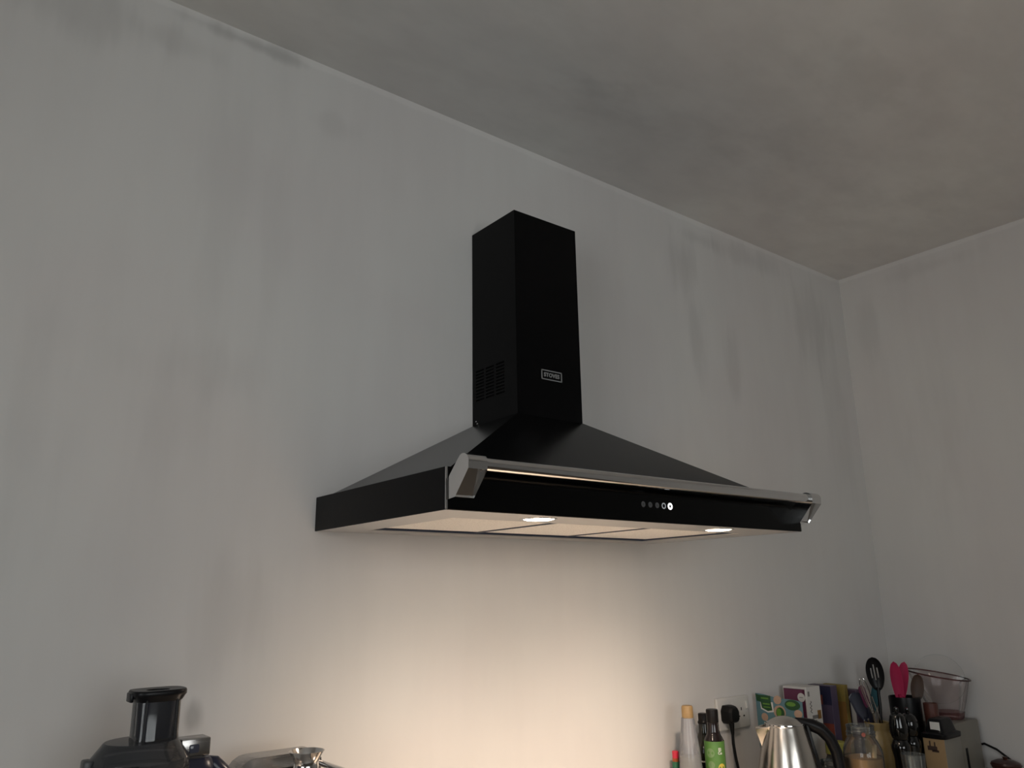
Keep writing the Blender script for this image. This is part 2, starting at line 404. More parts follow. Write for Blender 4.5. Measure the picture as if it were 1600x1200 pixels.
    for k in (1, 2):
        xx = -ox+k*fw
        MB().box(xx-0.0058, xx+0.0058, oy0+0.001, oy1-0.001, 0.0046, 0.0075).build('filter_divider', m_film, h, smooth=0)
    # the two lamps
    for k, xx in enumerate((-0.26, 0.26)):
        yy = -0.433
        lp = MB().lathe([(0.0285, 0.0), (0.031, -0.0015), (0.034, -0.0012), (0.035, 0.0)], 40, (xx, yy, 0)).build('hood_lamp', m_chrome, h)
        MB().lathe([(0, -0.0022), (0.024, -0.0020), (0.0285, -0.0006), (0.0287, 0.001), (0, 0.001)], 40, (xx, yy, 0)).build('lamp_lens', m_lampglow, lp)
        ld = bpy.data.lights.new('hood_lamp_beam', 'SPOT'); ld.energy = SPOT_W; ld.color = (1.0, 0.805, 0.645)
        ld.spot_size = math.radians(178); ld.spot_blend = 0.1; ld.shadow_soft_size = 0.022
        beam_profile(ld)
        lo = bpy.data.objects.new('hood_lamp_beam', ld); COL.objects.link(lo)
        lo.location = (xx, yy, HOOD_Z-0.026); lo.rotation_euler = (0, 0, 0); lo['kind'] = 'helper'
    # touch controls on the front glass
    for k, xx in enumerate((-0.040, -0.020, 0.0, 0.0195, 0.0385)):
        zz = 0.0340 + 0.0
        lit = k == 4
        ri, ro = (0.0031, 0.0068) if lit else ((0.0040, 0.0060) if k == 3 else (0.0009, 0.0056))
        r_ = MB().lathe([(ri, 0.0), (ri, 0.0006), (ro, 0.0006), (ro, 0.0)], 28)
        r_.xf(Matrix.Translation((xx, -D, zz)) @ Matrix.Rotation(PI/2, 4, 'X'))
        r_.build('touch_button', m_iconlit if lit else (m_icondim if k == 3 else m_iconoff), h)
    # rail
    ry, rz, rr = -0.5325, 0.0700, 0.0110
    MB().tube([(-0.464, ry, rz), (0.464, ry, rz)], rr, 28).build('front_rail', m_chrome, h)
    # end brackets: profile in y-z, wrapped over the rail end and leaning back to the panel
    top = [(ry + 0.0160*math.cos(a), rz + 0.0005 + 0.0140*math.sin(a)) for a in [math.radians(x) for x in range(190, 40, -15)]]
    prof = [(-0.4888, 0.0160), (-0.5105, 0.0180), (-0.5475, 0.0590)] + top + [(-0.5140, 0.0735), (-0.4970, 0.0565), (-0.4888, 0.0480)]
    for s_ in (-1, 1):
        xo, xi = s_*0.4970, s_*0.4600
        b_ = MB()
        b_.prism(prof, lambda p: (xo, p[0], p[1]), lambda p: (xi, p[0], p[1]))
        bmesh.ops.recalc_face_normals(b_.bm, faces=b_.bm.faces)
        want = Vector((0, -0.742, -0.670))
        fr = max(b_.bm.faces, key=lambda f_: f_.normal.dot(want)*f_.calc_area())
        bmesh.ops.inset_region(b_.bm, faces=[fr], thickness=0.0026, depth=0.0)
        zlo = min(v.co.z for v in fr.verts); zhi = max(v.co.z for v in fr.verts)
        for v in fr.verts:
            k_ = (v.co.z-zlo)/(zhi-zlo)
            v.co -= want*(0.003+0.010*k_)
        b_.build('rail_bracket', m_chrome, h, smooth=22)
    return h
build_hood()

# ------------------------------------------------------------------ materials of the small things
m_socket = P('white_socket_plastic', (0.62, 0.60, 0.57), 0.35, noise=0.02, nscale=40)
m_hole = P('socket_hole', (0.02, 0.018, 0.016), 0.8, noise=0.1)
m_rubber = P('black_rubber', (0.005, 0.005, 0.005), 0.5, spec=0.2, noise=0.1, nscale=50)
m_steel = brushed('kettle_brushed_steel', (0.62, 0.58, 0.53), 0.22, (60, 60, 1.5))
m_steelp = P('polished_steel', (0.66, 0.64, 0.62), 0.10, 1.0, noise=0.03, nscale=30)
m_steels = brushed('machine_brushed_steel', (0.38, 0.365, 0.35), 0.26, (2, 80, 80))
m_glass = thin_glass('clear_glass', (0.90, 0.92, 0.91), 1.0, 0.03, 0.05, (0.7, 0.72, 0.72))
m_frost = thin_glass('hazy_bottle_glass', (0.80, 0.81, 0.82), 1.0, 0.05, 0.28, (0.55, 0.56, 0.60))
m_plasticclear = thin_glass('clear_pinkish_plastic', (0.90, 0.86, 0.86), 0.9, 0.05, 0.06, (0.5, 0.42, 0.42))
m_coverclear = thin_glass('clear_cover_plastic', (0.955, 0.95, 0.945), 0.7, 0.06, 0.015, (0.5, 0.48, 0.46))
m_pinkbase = thin_glass('rosy_thick_plastic', (0.55, 0.36, 0.36), 1.0, 0.05, 0.2, (0.22, 0.10, 0.10))
m_smoke = thin_glass('smoked_plastic', (0.30, 0.305, 0.32), 1.0, 0.08, 0.22, (0.16, 0.165, 0.175))
m_smoketube = thin_glass('smoked_clear_tube', (0.62, 0.63, 0.64), 1.2, 0.04, 0.06, (0.3, 0.3, 0.3))
m_olive = P('dark_olive_glass', (0.010, 0.010, 0.006), 0.08, spec=0.6, noise=0.1)
m_winebr = P('dark_brown_glass', (0.010, 0.006, 0.006), 0.1, spec=0.6, noise=0.1)
m_blackcap = P('black_screw_cap', (0.006, 0.005, 0.005), 0.4, spec=0.2, noise=0.1, nscale=90)
m_cork = P('tan_cap', (0.31, 0.20, 0.085), 0.5, noise=0.12, nscale=120, bump=0.2)
m_redcap = P('red_cap', (0.55, 0.02, 0.05), 0.4, noise=0.05, nscale=50)
m_greenfoil = P('green_neck_label', (0.02, 0.12, 0.06), 0.5, noise=0.1, nscale=60)
m_sauce = P('hot_sauce', (0.30, 0.07, 0.02), 0.2, noise=0.1)
m_liquid = P('pale_yellow_liquid', (0.36, 0.34, 0.22), 0.25, noise=0.06, nscale=20)
m_navy = P('navy_plastic', (0.010, 0.012, 0.030), 0.3, noise=0.1, nscale=20)
m_blackpl = P('black_plastic', (0.005, 0.005, 0.006), 0.35, spec=0.22, noise=0.1, nscale=40)
m_blackpol = P('polished_black_wood', (0.004, 0.004, 0.004), 0.08, spec=0.6, noise=0.1)
m_darkgrey = P('dark_grey_plastic', (0.05, 0.052, 0.055), 0.4, noise=0.06, nscale=30)
m_pink = P('hot_pink_silicone', (0.36, 0.008, 0.060), 0.5, spec=0.25, noise=0.05, nscale=20)
m_teal = P('teal_silicone', (0.01, 0.07, 0.09), 0.45, noise=0.05, nscale=20)
m_plum = P('plum_silicone', (0.10, 0.012, 0.05), 0.45, noise=0.05, nscale=20)
m_wood = P('dark_spoon_wood', (0.05, 0.024, 0.013), 0.55, noise=0.3, nscale=45)
m_rust = P('rust_plastic', (0.09, 0.028, 0.02), 0.4, noise=0.1, nscale=20)
m_crock = P('cream_glazed_stoneware', (0.34, 0.25, 0.11), 0.25, noise=0.12, nscale=25)
m_honey = P('amber_contents', (0.38, 0.20, 0.06), 0.35, noise=0.35, nscale=35)
m_oats = P('pale_wood_scoop', (0.60, 0.42, 0.22), 0.5, noise=0.1, nscale=60)
m_limelid = P('lime_yellow_lid', (0.30, 0.28, 0.06), 0.4, noise=0.05, nscale=30)
m_nuts = P('brown_contents', (0.10, 0.065, 0.03), 0.4, noise=0.5, nscale=90)
m_cream = P('cream_appliance_plastic', (0.20, 0.185, 0.155), 0.4, noise=0.03, nscale=20)
m_tan = P('tan_printed_card', (0.34, 0.23, 0.12), 0.5, noise=0.08, nscale=20)
m_print = P('brown_print', (0.05, 0.03, 0.025), 0.5, noise=0.2, nscale=80)
m_white = P('white_card', (0.62, 0.60, 0.57), 0.5, noise=0.03, nscale=30)
m_purple = P('purple_card', (0.14, 0.033, 0.075), 0.4, noise=0.06, nscale=30)
m_purpledk = P('dark_purple_card', (0.085, 0.010, 0.035), 0.4, noise=0.06, nscale=30)
m_lilac = P('lilac_card', (0.075, 0.05, 0.08), 0.45, noise=0.08, nscale=30)
m_navycard = P('navy_card', (0.016, 0.016, 0.045), 0.4, noise=0.08, nscale=30)
m_redcard = P('brick_red_card', (0.24, 0.055, 0.035), 0.45, noise=0.15, nscale=14)
m_mauve = P('mauve_card', (0.075, 0.055, 0.095), 0.45, noise=0.15, nscale=14)
m_yellow = P('mustard_card', (0.26, 0.19, 0.045), 0.5, noise=0.1, nscale=16)
m_ochre = P('ochre_card', (0.24, 0.12, 0.03), 0.5, noise=0.1, nscale=16)
m_blue = P('sky_blue_pouch', (0.095, 0.19, 0.22), 0.4, noise=0.06, nscale=14)
m_dgreen = P('leaf_green_print', (0.012, 0.060, 0.018), 0.4, noise=0.15, nscale=60)
m_lgreen = P('lime_green_print', (0.10, 0.22, 0.03), 0.4, noise=0.3, nscale=120)
m_peach = P('peach_print', (0.42, 0.28, 0.20), 0.4, noise=0.15, nscale=80)
m_label = P('green_paper_label', (0.065, 0.165, 0.030), 0.5, noise=0.25, nscale=45)
m_lemon = P('lemon_print', (0.52, 0.40, 0.06), 0.5, noise=0.05, nscale=45)
m_whiteprint = P('white_print', (0.65, 0.65, 0.62), 0.5, noise=0.02, nscale=45)
m_greyprint = P('grey_print', (0.20, 0.19, 0.18), 0.5, noise=0.1, nscale=45)
m_brown = P('dark_brown_glaze', (0.045, 0.015, 0.010), 0.3, noise=0.15, nscale=20)
m_display = P('button_window', (0.05, 0.055, 0.08), 0.15, noise=0.05, nscale=20)
Z = TOP_Z
R = math.radians

def rot_to(v):      # rotation taking +z to the direction v
    return Vector((0, 0, 1)).rotation_difference(Vector(v).normalized()).to_matrix().to_4x4()
def superellipse(a, b, n, seg=40):
    out = []
    for k in range(seg):
        t = 2*PI*k/seg; c, s = math.cos(t), math.sin(t)
        out.append((a*math.copysign(abs(c)**(2/n), c), b*math.copysign(abs(s)**(2/n), s)))
    return out
def loft(mb, sections, cap0=True, cap1=True):
    """sections: list of (outline points, z)"""
    rings = [[mb.bm.verts.new((x, y, z)) for (x, y) in pts] for pts, z in sections]
    n = len(rings[0])
    for a, b in zip(rings, rings[1:]):
        for k in range(n): mb.bm.faces.new((a[k], a[(k+1) % n], b[(k+1) % n], b[k]))
    if cap0: mb.bm.faces.new(rings[0][::-1])
    if cap1: mb.bm.faces.new(rings[-1])
    return mb

# ------------------------------------------------------------------ double socket and plug
def build_socket():
    cx, cz = 0.815, HOOD_Z-0.472
    t = thing('wall_socket', 'white double wall socket beside the pouch with lime pictures', 'socket', (cx, 0, cz))
    MB().box(-0.0735, 0.0735, -0.0095, 0.0, -0.0435, 0.0435, 0.0035, 3).build('face_plate', m_socket, t)
    for ox in (-0.036, 0.036):
        h = MB()
        h.box(ox-0.002, ox+0.002, -0.0099, -0.009, 0.004, 0.012)
        for hx in (-0.011, 0.011): h.box(ox+hx-0.0032, ox+hx+0.0032, -0.0099, -0.009, -0.0135, -0.0095)
        h.build('pin_holes', m_hole, t, smooth=0)
    for ox in (-0.006, 0.062):
        s = MB().prism([(-0.0095, -0.010), (-0.0150, -0.010), (-0.0110, 0.010), (-0.0095, 0.010)], lambda p: (ox-0.0055, p[0], 0.018+p[1]), lambda p: (ox+0.0055, p[0], 0.018+p[1]), 0.0006)
        s.build('rocker_switch', m_socket, t)
    for ox in (-0.060, 0.060):
        s = MB().lathe([(0, 0.0008), (0.0035, 0.0006), (0.004, 0)], 16); s.xf(Matrix.Translation((ox, -0.0095, -0.002)) @ Matrix.Rotation(PI/2, 4, 'X'))
        s.build('screw_cover', m_socket, t)
    # the black plug in the left outlet, with its cord
    p = thing('mains_plug', 'black three-pin plug with hanging cord pushed into the socket', 'plug', (cx-0.037, -0.0095, cz))
    prof = [(-0.023, -0.016), (-0.016, -0.024), (0.016, -0.024), (0.023, -0.016), (0.024, 0.010), (0.015, 0.024), (-0.015, 0.024), (-0.024, 0.010)]
    b = MB()
    secs = []
    for (d, k) in ((0.0, 1.0), (0.014, 1.0), (0.026, 0.90), (0.034, 0.72)):
        secs.append([b.bm.verts.new((x*k, -0.0005-d, z*k+0.001)) for x, z in prof])
    for a, c in zip(secs, secs[1:]):
        for k in range(8): b.bm.faces.new((a[k], a[(k+1) % 8], c[(k+1) % 8], c[k]))
    b.bm.faces.new(secs[0]); b.bm.faces.new(secs[-1][::-1])
    bmesh.ops.bevel(b.bm, geom=list(b.bm.edges), offset=0.0015, segments=2, affect='EDGES', profile=0.5)
    b.build('plug_body', m_rubber, p)
    zz = Z - cz
    MB().tube([(0, -0.017, -0.018), (0, -0.018, -0.034), (0.001, -0.018, -0.052)], [0.0085, 0.0065, 0.0045], 12).build('cord_grip', m_rubber, p)
    path = [(0.001, -0.018, -0.045), (0.000, -0.018, -0.075), (0.003, -0.020, -0.110), (0.010, -0.022, -0.150), (0.022, -0.027, -0.190), (0.05, -0.034, zz+0.012), (0.10, -0.03, zz+0.0045), (0.13, -0.028, zz+0.0045)]
    MB().tube(path, 0.0042, 10).build('cord', m_rubber, p)
build_socket()

# ------------------------------------------------------------------ bottles by the cooker
def bottle(name, label, loc, body, cap, mb, mc, capname='cap'):
    t = thing(name, label, 'bottle', loc)
    MB().lathe(body, 36).build('glass_body', mb, t)
    MB().lathe(cap, 36).build(capname, mc, t)
    return t
H = 1.084-Z
t = bottle('sauce_bottle', 'small hot sauce bottle with red cap, shortest beside the tan capped bottle', (0.529, -0.030, Z),
    [(0, 0), (0.0165, 0), (0.0180, 0.003), (0.0180, 0.085), (0.0150, 0.098), (0.0095, 0.108), (0.0088, H-0.017), (0, H-0.017)],
    [(0, H-0.017), (0.0086, H-0.017), (0.0086, H-0.002), (0.0070, H), (0, H)], m_sauce, m_redcap)
MB().lathe([(0.0092, 0.1095), (0.0098, 0.110), (0.0098, H-0.026), (0.0092, H-0.0255)], 28).build('neck_label', m_greenfoil, t)
H = 1.201-Z
t = bottle('clear_bottle', 'clear glass bottle with a tan cap and pale yellow contents', (0.523, -0.085, Z),
    [(0, 0), (0.028, 0), (0.031, 0.004), (0.031, 0.100), (0.0285, 0.140), (0.0245, 0.185), (0.0200, 0.222), (0.0165, H-0.030), (0.0150, H-0.029)],
    [(0, H-0.031), (0.0148, H-0.031), (0.0150, H-0.029), (0.0146, H-0.003), (0.0125, H), (0, H)], m_frost, m_cork)
MB().lathe([(0, 0.004), (0.0275, 0.004), (0.0285, 0.010), (0.0285, 0.098), (0.0265, 0.135), (0.0245, 0.160), (0, 0.160)], 32).build('liquid', m_liquid, t)
H = 1.168-Z
t = bottle('olive_bottle', 'dark olive bottle standing behind the green labelled bottle', (0.633, -0.045, Z),
    [(0, 0), (0.030, 0), (0.033, 0.004), (0.033, 0.150), (0.030, 0.168), (0.0200, 0.185), (0.0145, 0.200), (0.0130, H-0.024), (0, H-0.024)],
    [(0, H-0.026), (0.0150, H-0.026), (0.0155, H-0.022), (0.0130, H-0.018), (0.0130, H-0.002), (0.0115, H), (0, H)], m_olive, m_blackcap)
MB().lathe([(0.0331, 0.030), (0.0336, 0.031), (0.0336, 0.129), (0.0331, 0.130)], 36).build('label', m_blackflat, t)
MB().lathe([(0.0333, 0.1305), (0.0339, 0.131), (0.0339, 0.1335), (0.0333, 0.134)], 36).build('label_edge', m_whiteprint, t)
H = 1.190-Z
t = bottle('green_label_bottle', 'dark bottle with bright green label and tall black cap', (0.579, -0.120, Z),
    [(0, 0), (0.0225, 0), (0.0255, 0.004), (0.0255, 0.188), (0.0235, 0.199), (0.0175, 0.210), (0.0155, 0.220), (0.0150, H-0.030), (0, H-0.030)],
    [(0, H-0.032), (0.0150, H-0.032), (0.0155, H-0.030), (0.0155, H-0.003), (0.0145, H), (0, H)], m_winebr, m_blackcap)
lb = MB().lathe([(0.0256, 0.030), (0.0260, 0.031), (0.0260, 0.195-0.001), (0.0256, 0.195)], 40).build('label', m_label, t)
def on_cyl(name, pts_poly, r, ang, z, mat, parent, n=1):
    """flat print wrapped on a cylinder; pts in metres (u along the girth, v up)"""
    b = MB(); b.bm.faces.new([b.bm.verts.new((r*math.cos(ang+u/r), r*math.sin(ang+u/r), z+v)) for u, v in pts_poly])
    return b.build(name, mat, parent, smooth=0, recalc=False)
def circ(r, n=20, sx=1.0): return [(r*sx*math.cos(2*PI*k/n), r*math.sin(2*PI*k/n)) for k in range(n)]
camang = math.atan2(-1.549+0.12, -1.1987-0.579)
def quad_on_cyl(name, u0, u1, v0, v1, r, ang, mat, parent):
    b = MB(); b.sheet(lambda i, j: (r*math.cos(ang+(u0+(u1-u0)*i)/r), r*math.sin(ang+(u0+(u1-u0)*i)/r), v0+(v1-v0)*j), 6, 1)
    return b.build(name, mat, parent, recalc=False)
def disc_on_cyl(name, rad, uc, vc, r, ang, mat, parent):
    b = MB(); b.sheet(lambda i, j: (r*math.cos(ang+(uc+rad*j*math.cos(2*PI*i))/r), r*math.sin(ang+(uc+rad*j*math.cos(2*PI*i))/r), vc+rad*j*math.sin(2*PI*i)), 24, 1)
    return b.build(name, mat, parent, recalc=False)
disc_on_cyl('lemon_print', 0.0095, 0.016, 0.134, 0.02625, camang, m_lemon, lb)
m_leaf = P('pale_leaf_print', (0.13, 0.22, 0.09), 0.5, noise=0.2, nscale=60)
for (u, v, rr) in ((-0.012, 0.168, 0.011), (-0.011, 0.140, 0.009), (-0.014, 0.115, 0.010)): disc_on_cyl('leaf_print', rr, u, v, 0.02635, camang, m_leaf, lb)
# two short lines of white lettering near the right edge of the label
for (v, body, sz) in ((0.176, 'El', 0.011), (0.168, 'Co', 0.009)):
    a = camang + 0.013/0.0264
    mt = Matrix.Translation((0.0266*math.cos(a), 0.0266*math.sin(a), v)) @ Matrix.Rotation(a+PI/2, 4, 'Z') @ Matrix.Rotation(PI/2, 4, 'X')
    text_mesh('label_lettering', body, sz, m_whiteprint, lb, mt, 0.0001, 0.0002)

# ------------------------------------------------------------------ kettle
def build_kettle():
    kx, ky = 0.777, -0.200
    t = thing('kettle', 'brushed steel jug kettle with black loop handle', 'kettle', (kx, ky, Z), R(-38.0))
    # local +x = handle side (towards the right of the picture), -x = spout
    h = 1.143-Z
    MB().lathe([(0, 0), (0.086, 0), (0.089, 0.004), (0.089, 0.024), (0.086, 0.028), (0, 0.028)], 48).build('base_ring', m_blackpl, t)
    body = [(0.086, 0.028), (0.0865, 0.034), (0.083, 0.07), (0.076, 0.115), (0.067, 0.160), (0.0575, 0.197), (0.0520, h-0.006), (0.0512, h-0.002), (0.0495, h)]
    MB().lathe(body, 64).build('jug', m_steel, t)
    MB().lathe([(0.0465, h-0.001), (0.0455, h+0.003), (0.041, h+0.006), (0.033, h+0.0115), (0.022, h+0.0160), (0.010, h+0.0185), (0, h+0.019)], 48).build('lid', m_steel, t)
    MB().lathe([(0.0462, h-0.001), (0.0468, h+0.0022), (0.0490, h+0.0030), (0.0510, h+0.0015), (0.0512, h-0.001)], 56).build('lid_seat', m_steelp, t)
    # V spout
    sp = MB(); n = 10
    tipx = -0.080
    def rim(i):    # open lip from side to tip to side
        a = -1+2*i
        return Vector((-0.046-(0.034)*(1-abs(a))**0.9, a*0.026, h-0.004-0.003*(1-abs(a))))
    def root(i):
        a = -1+2*i
        return Vector((-0.0495-0.010*(1-abs(a)), a*0.0245*(0.35+0.65*abs(a)), h-0.010-0.062*(1-abs(a))))
    sp.sheet(lambda i, j: rim(i).lerp(root(i), j), 16, 8)
    so = sp.build('spout', m_steel, t, recalc=False)
    md = so.modifiers.new('thickness', 'SOLIDIFY'); md.thickness = 0.0016
    # handle: loop of black plastic, wider across than deep
    hp = [(0.030, 0, h+0.011), (0.050, 0, h+0.004), (0.072, 0, h-0.004), (0.096, 0, h-0.015), (0.118, 0, h-0.038), (0.1315, 0, h-0.072), (0.1360, 0, h-0.110), (0.130, 0, h-0.150), (0.112, 0, h-0.176), (0.086, 0, h-0.188), (0.078, 0, h-0.190)]
    hr = [0.004, 0.010, 0.0150, 0.0155, 0.0150, 0.0145, 0.0145, 0.0145, 0.0140, 0.012, 0.010]
    MB().tube(hp, hr, 16, flat=1.05, side=(0, 1, 0)).build('handle', m_blackpl, t, smooth=60)
    # black spine of the handle mount, widened to draw the handle's reflection too
    mp = MB(); pr = [(0.0500, h-0.001), (0.0580, h-0.004), (0.0660, h-0.050), (0.0830, h-0.120), (0.0890, h-0.185), (0.080, h-0.185), (0.0655, h-0.080), (0.050, h-0.020)]
    mp.prism(pr, lambda p: (p[0]+0.002, -0.022, p[1]), lambda p: (p[0]+0.002, 0.022, p[1]), 0.002)
    mp.build('handle_mount', m_blackpl, t)
build_kettle()

# ------------------------------------------------------------------ packets and boxes behind the kettle
def build_pouch():
    x, y0, y1, h = 0.914, -0.172, -0.018, 1.194-Z
    t = thing('snack_pouch', 'sky blue pouch with lime pictures standing behind the kettle', 'pouch', (x, (y0+y1)/2, Z))
    hw = (y1-y0)/2
    b = MB()
    def side(sgn):
        def fn(i, j):
            yy = -hw+2*hw*i; zz = (h-0.012*(1-i))*j
            th = 0.013*max(0.0, (1-j))**0.5*(1-(2*i-1)**4)+0.0006
            return (sgn*th, yy, zz+0.0015*math.sin(9*i))
        return fn
    b.sheet(side(-1), 16, 14); b.sheet(side(1), 16, 14)
    bmesh.ops.remove_doubles(b.bm, verts=b.bm.verts, dist=0.0004)
    b.build('pouch_body', m_blue, t, smooth=60)
    def surf(yy, zz, lift=0.0006):
        i = (yy+hw)/(2*hw); j = max(0, min(1, zz/h))
        return (-(0.013*max(0.0, (1-j))**0.5*(1-(2*i-1)**4)+0.0006)-lift, yy, zz)
    def printed(name, poly, mat, lift):
        # poly in (u from the wall side, v down from top), fractions of width and metres
        b = MB(); pts = [(hw-u, h-v) for u, v in poly]
        c = (sum(p[0] for p in pts)/len(pts), sum(p[1] for p in pts)/len(pts))
        n = len(pts)
        b.sheet(lambda i, j: surf(c[0]+(pts[int(round(i*n)) % n][0]-c[0])*j, c[1]+(pts[int(round(i*n)) % n][1]-c[1])*j, lift), n, 4)
        return b.build(name, mat, t, recalc=False)
    def blob(cu, cv, ru, rv, n=18): return [(cu+ru*math.cos(2*PI*k/n), cv+rv*math.sin(2*PI*k/n)) for k in range(n)]
    printed('brand_panel', [(0.000, 0.001), (0.012, 0.003), (0.052, 0.003), (0.054, 0.022), (0.058, 0.042), (0.042, 0.045), (0.022, 0.038), (0.018, 0.022), (0.004, 0.020)], m_dgreen, 0.0007)
    printed('brand_panel_outline', [(0.016, 0.020), (0.060, 0.020), (0.062, 0.046), (0.042, 0.049), (0.018, 0.041)], m_white, 0.0003)
    for (u0, v0, u1, v1) in ((0.020, 0.009, 0.046, 0.013), (0.026, 0.024, 0.050, 0.028), (0.028, 0.033, 0.052, 0.036)):
        printed('panel_line', [(u0, v0), (u1, v0), (u1, v1), (u0, v1)], m_lgreen, 0.0011)
    for k, (u, v, r) in enumerate(((0.076, 0.012, 0.013), (0.082, 0.044, 0.020), (0.030, 0.062, 0.012), (0.140, 0.044, 0.012), (0.100, 0.076, 0.016))):
        printed('fruit_print', blob(u, v, r, r*0.9), m_peach, 0.0006)
    printed('leaf_print', blob(0.124, 0.022, 0.024, 0.014), m_dgreen, 0.0011)
    printed('leaf_highlight', blob(0.120, 0.020, 0.015, 0.006), m_lgreen, 0.0015)
    printed('lime_print', blob(0.084, 0.046, 0.014, 0.015), m_dgreen, 0.0011)
    printed('lime_flesh', blob(0.080, 0.045, 0.008, 0.011), m_lgreen, 0.0015)
build_pouch()

def carton(name, label, x0, x1, y0, y1, top, mleft, mfront, group=None):
    """box standing on the worktop; left panel and front panel are the printed faces"""
    t = thing(name, label, 'box', ((x0+x1)/2, (y0+y1)/2, Z), 0, group)
    hx, hy, h = (x1-x0)/2, (y1-y0)/2, top-Z
    MB().box(-hx, hx, -hy, hy, 0, h, 0.0012, 1).build('carton_body', mfront, t)
    if mleft is not mfront: MB().box(-hx-0.0006, -hx+0.0002, -hy+0.0008, hy-0.0008, 0.001, h-0.0008).build('left_panel', mleft, t, smooth=0)
    return t, hx, hy, h
def rect_left(t, name, hx, y0, y1, z0, z1, mat, lift=0.0012): return MB().box(-hx-lift, -hx, y0, y1, z0, z1).build(name, mat, t, smooth=0)
def disc_left(t, name, hx, yc, zc, r, mat, lift=0.0016):
    b = MB().lathe([(0, lift), (r, lift), (r, 0)], 28); b.xf(Matrix.Translation((-hx, yc, zc)) @ Matrix.Rotation(-PI/2, 4, 'Y'))
    return b.build(name, mat, t)
# purple and white box
t, hx, hy, h = carton('purple_white_box', 'white box with purple end panel and round white seal', 1.050, 1.125, -0.100, -0.020, 1.205, m_white, m_white)
rect_left(t, 'purple_panel', hx, -hy+0.005, hy-0.004, 0.002, h-0.006, m_purpledk)
rect_left(t, 'purple_band', hx, -hy+0.012, hy-0.005, h-0.047, h-0.008, m_purple, 0.0016)
disc_left(t, 'round_seal', hx, -hy+0.017, h-0.029, 0.0125, m_white, 0.0022)
rect_left(t, 'seal_line', hx, -hy+0.011, -hy+0.023, h-0.030, h-0.028, m_greyprint, 0.0026)
for (xa, xb, za, zb, mm) in ((-0.030, -0.022, h-0.026, h-0.012, m_greyprint), (-0.016, 0.014, h-0.090, h-0.080, m_greyprint), (0.012, 0.030, h-0.092, h-0.068, m_ochre), (-0.020, 0.005, h-0.118, h-0.094, m_greyprint)):
    MB().box(xa, xb, -hy-0.0008, -hy, za, zb).build('front_print', mm, t, smooth=0)
MB().tube([(-0.020+0.0045*math.sin(k*1.35), -hy-0.0005, h-0.040-0.0022*k) for k in range(16)], 0.0009, 6).build('front_print', m_print, t)
# navy and red box
t, hx, hy, h = carton('navy_red_box', 'tall box with navy top band and brick red lower part', 1.200, 1.236, -0.090, -0.012, 1.197, m_redcard, m_mauve)
rect_left(t, 'navy_band', hx, -hy, hy, h-0.028, h-0.001, m_navycard)
rect_left(t, 'navy_flank', hx, -hy, -hy+0.030, h-0.056, h-0.028, m_navycard)
rect_left(t, 'mauve_panel', hx, -hy, -hy+0.036, h-0.110, h-0.056, m_mauve)
t, hx, hy, h = carton('mustard_box', 'mustard yellow box between the navy topped box and the lilac box', 1.288, 1.308, -0.085, -0.012, 1.193, m_yellow, m_yellow)
rect_left(t, 'ochre_panel', hx, -hy, hy, 0.0, h-0.050, m_ochre)
t, hx, hy, h = carton('lilac_box', 'slim dark lilac box with a pale vertical stripe', 1.332, 1.362, -0.097, -0.020, 1.176, m_lilac, m_lilac)
rect_left(t, 'pale_stripe', hx, -hy+0.006, -hy+0.022, h-0.105, h-0.022, m_white)

# ------------------------------------------------------------------ jars
def jar(name, label, x, y, top, r, mcont, fill, lid=None):
    t = thing(name, label, 'jar', (x, y, Z)); h = top-Z
    MB().lathe([(0, 0.0005), (r*0.92, 0.0005), (r, 0.006), (r, h*0.62), (r*0.97, h*0.70), (r*0.80, h*0.80), (r*0.70, h*0.84), (r*0.70, h*0.86), (r*0.735, h*0.87), (r*0.735, h*0.885), (r*0.69, h*0.895), (r*0.735, h*0.91), (r*0.735, h*0.925), (r*0.69, h*0.935), (r*0.70, h*0.98), (r*0.72, h*0.99), (r*0.70, h), (r*0.655, h*0.99), (r*0.645, h*0.90)], 40).build('glass', m_glass, t, recalc=False)
    MB().lathe([(0, 0.004), (r*0.9, 0.004), (r*0.94, 0.01), (r*0.94, h*fill), (r*0.6, h*fill+0.003), (0, h*fill-0.002)], 32).build('contents', mcont, t)
    return t, h
t, h = jar('glass_jar', 'open glass jar of amber contents with a wooden scoop inside', 1.013, -0.280, 1.124, 0.052, m_honey, 0.60)
MB().tube([(-0.012, -0.020, 0.03), (-0.004, -0.030, 0.10), (0.002, -0.036, 0.158)], [0.006, 0.0065, 0.005], 10).build('scoop_handle', m_oats, t)
ca = math.atan2(-1.549+0.28, -1.1987-1.013)
disc_on_cyl('red_stamp', 0.0055, 0.007, h*0.905, 0.0390, ca, m_redcard, t)
t, h = jar('lidded_jar', 'small jar with lime yellow lid behind the open glass jar', 1.062, -0.170, 1.048, 0.034, m_nuts, 0.7)
MB().lathe([(0, h*0.86), (0.0265, h*0.86), (0.0285, h*0.87), (0.0285, h+0.012), (0.026, h+0.015), (0, h+0.015)], 32).build('lid', m_limelid, t)
t, h = jar('storage_jar', 'small glass jar with dark contents under the kettle handle', 0.968, -0.205, 1.030, 0.036, m_nuts, 0.72)

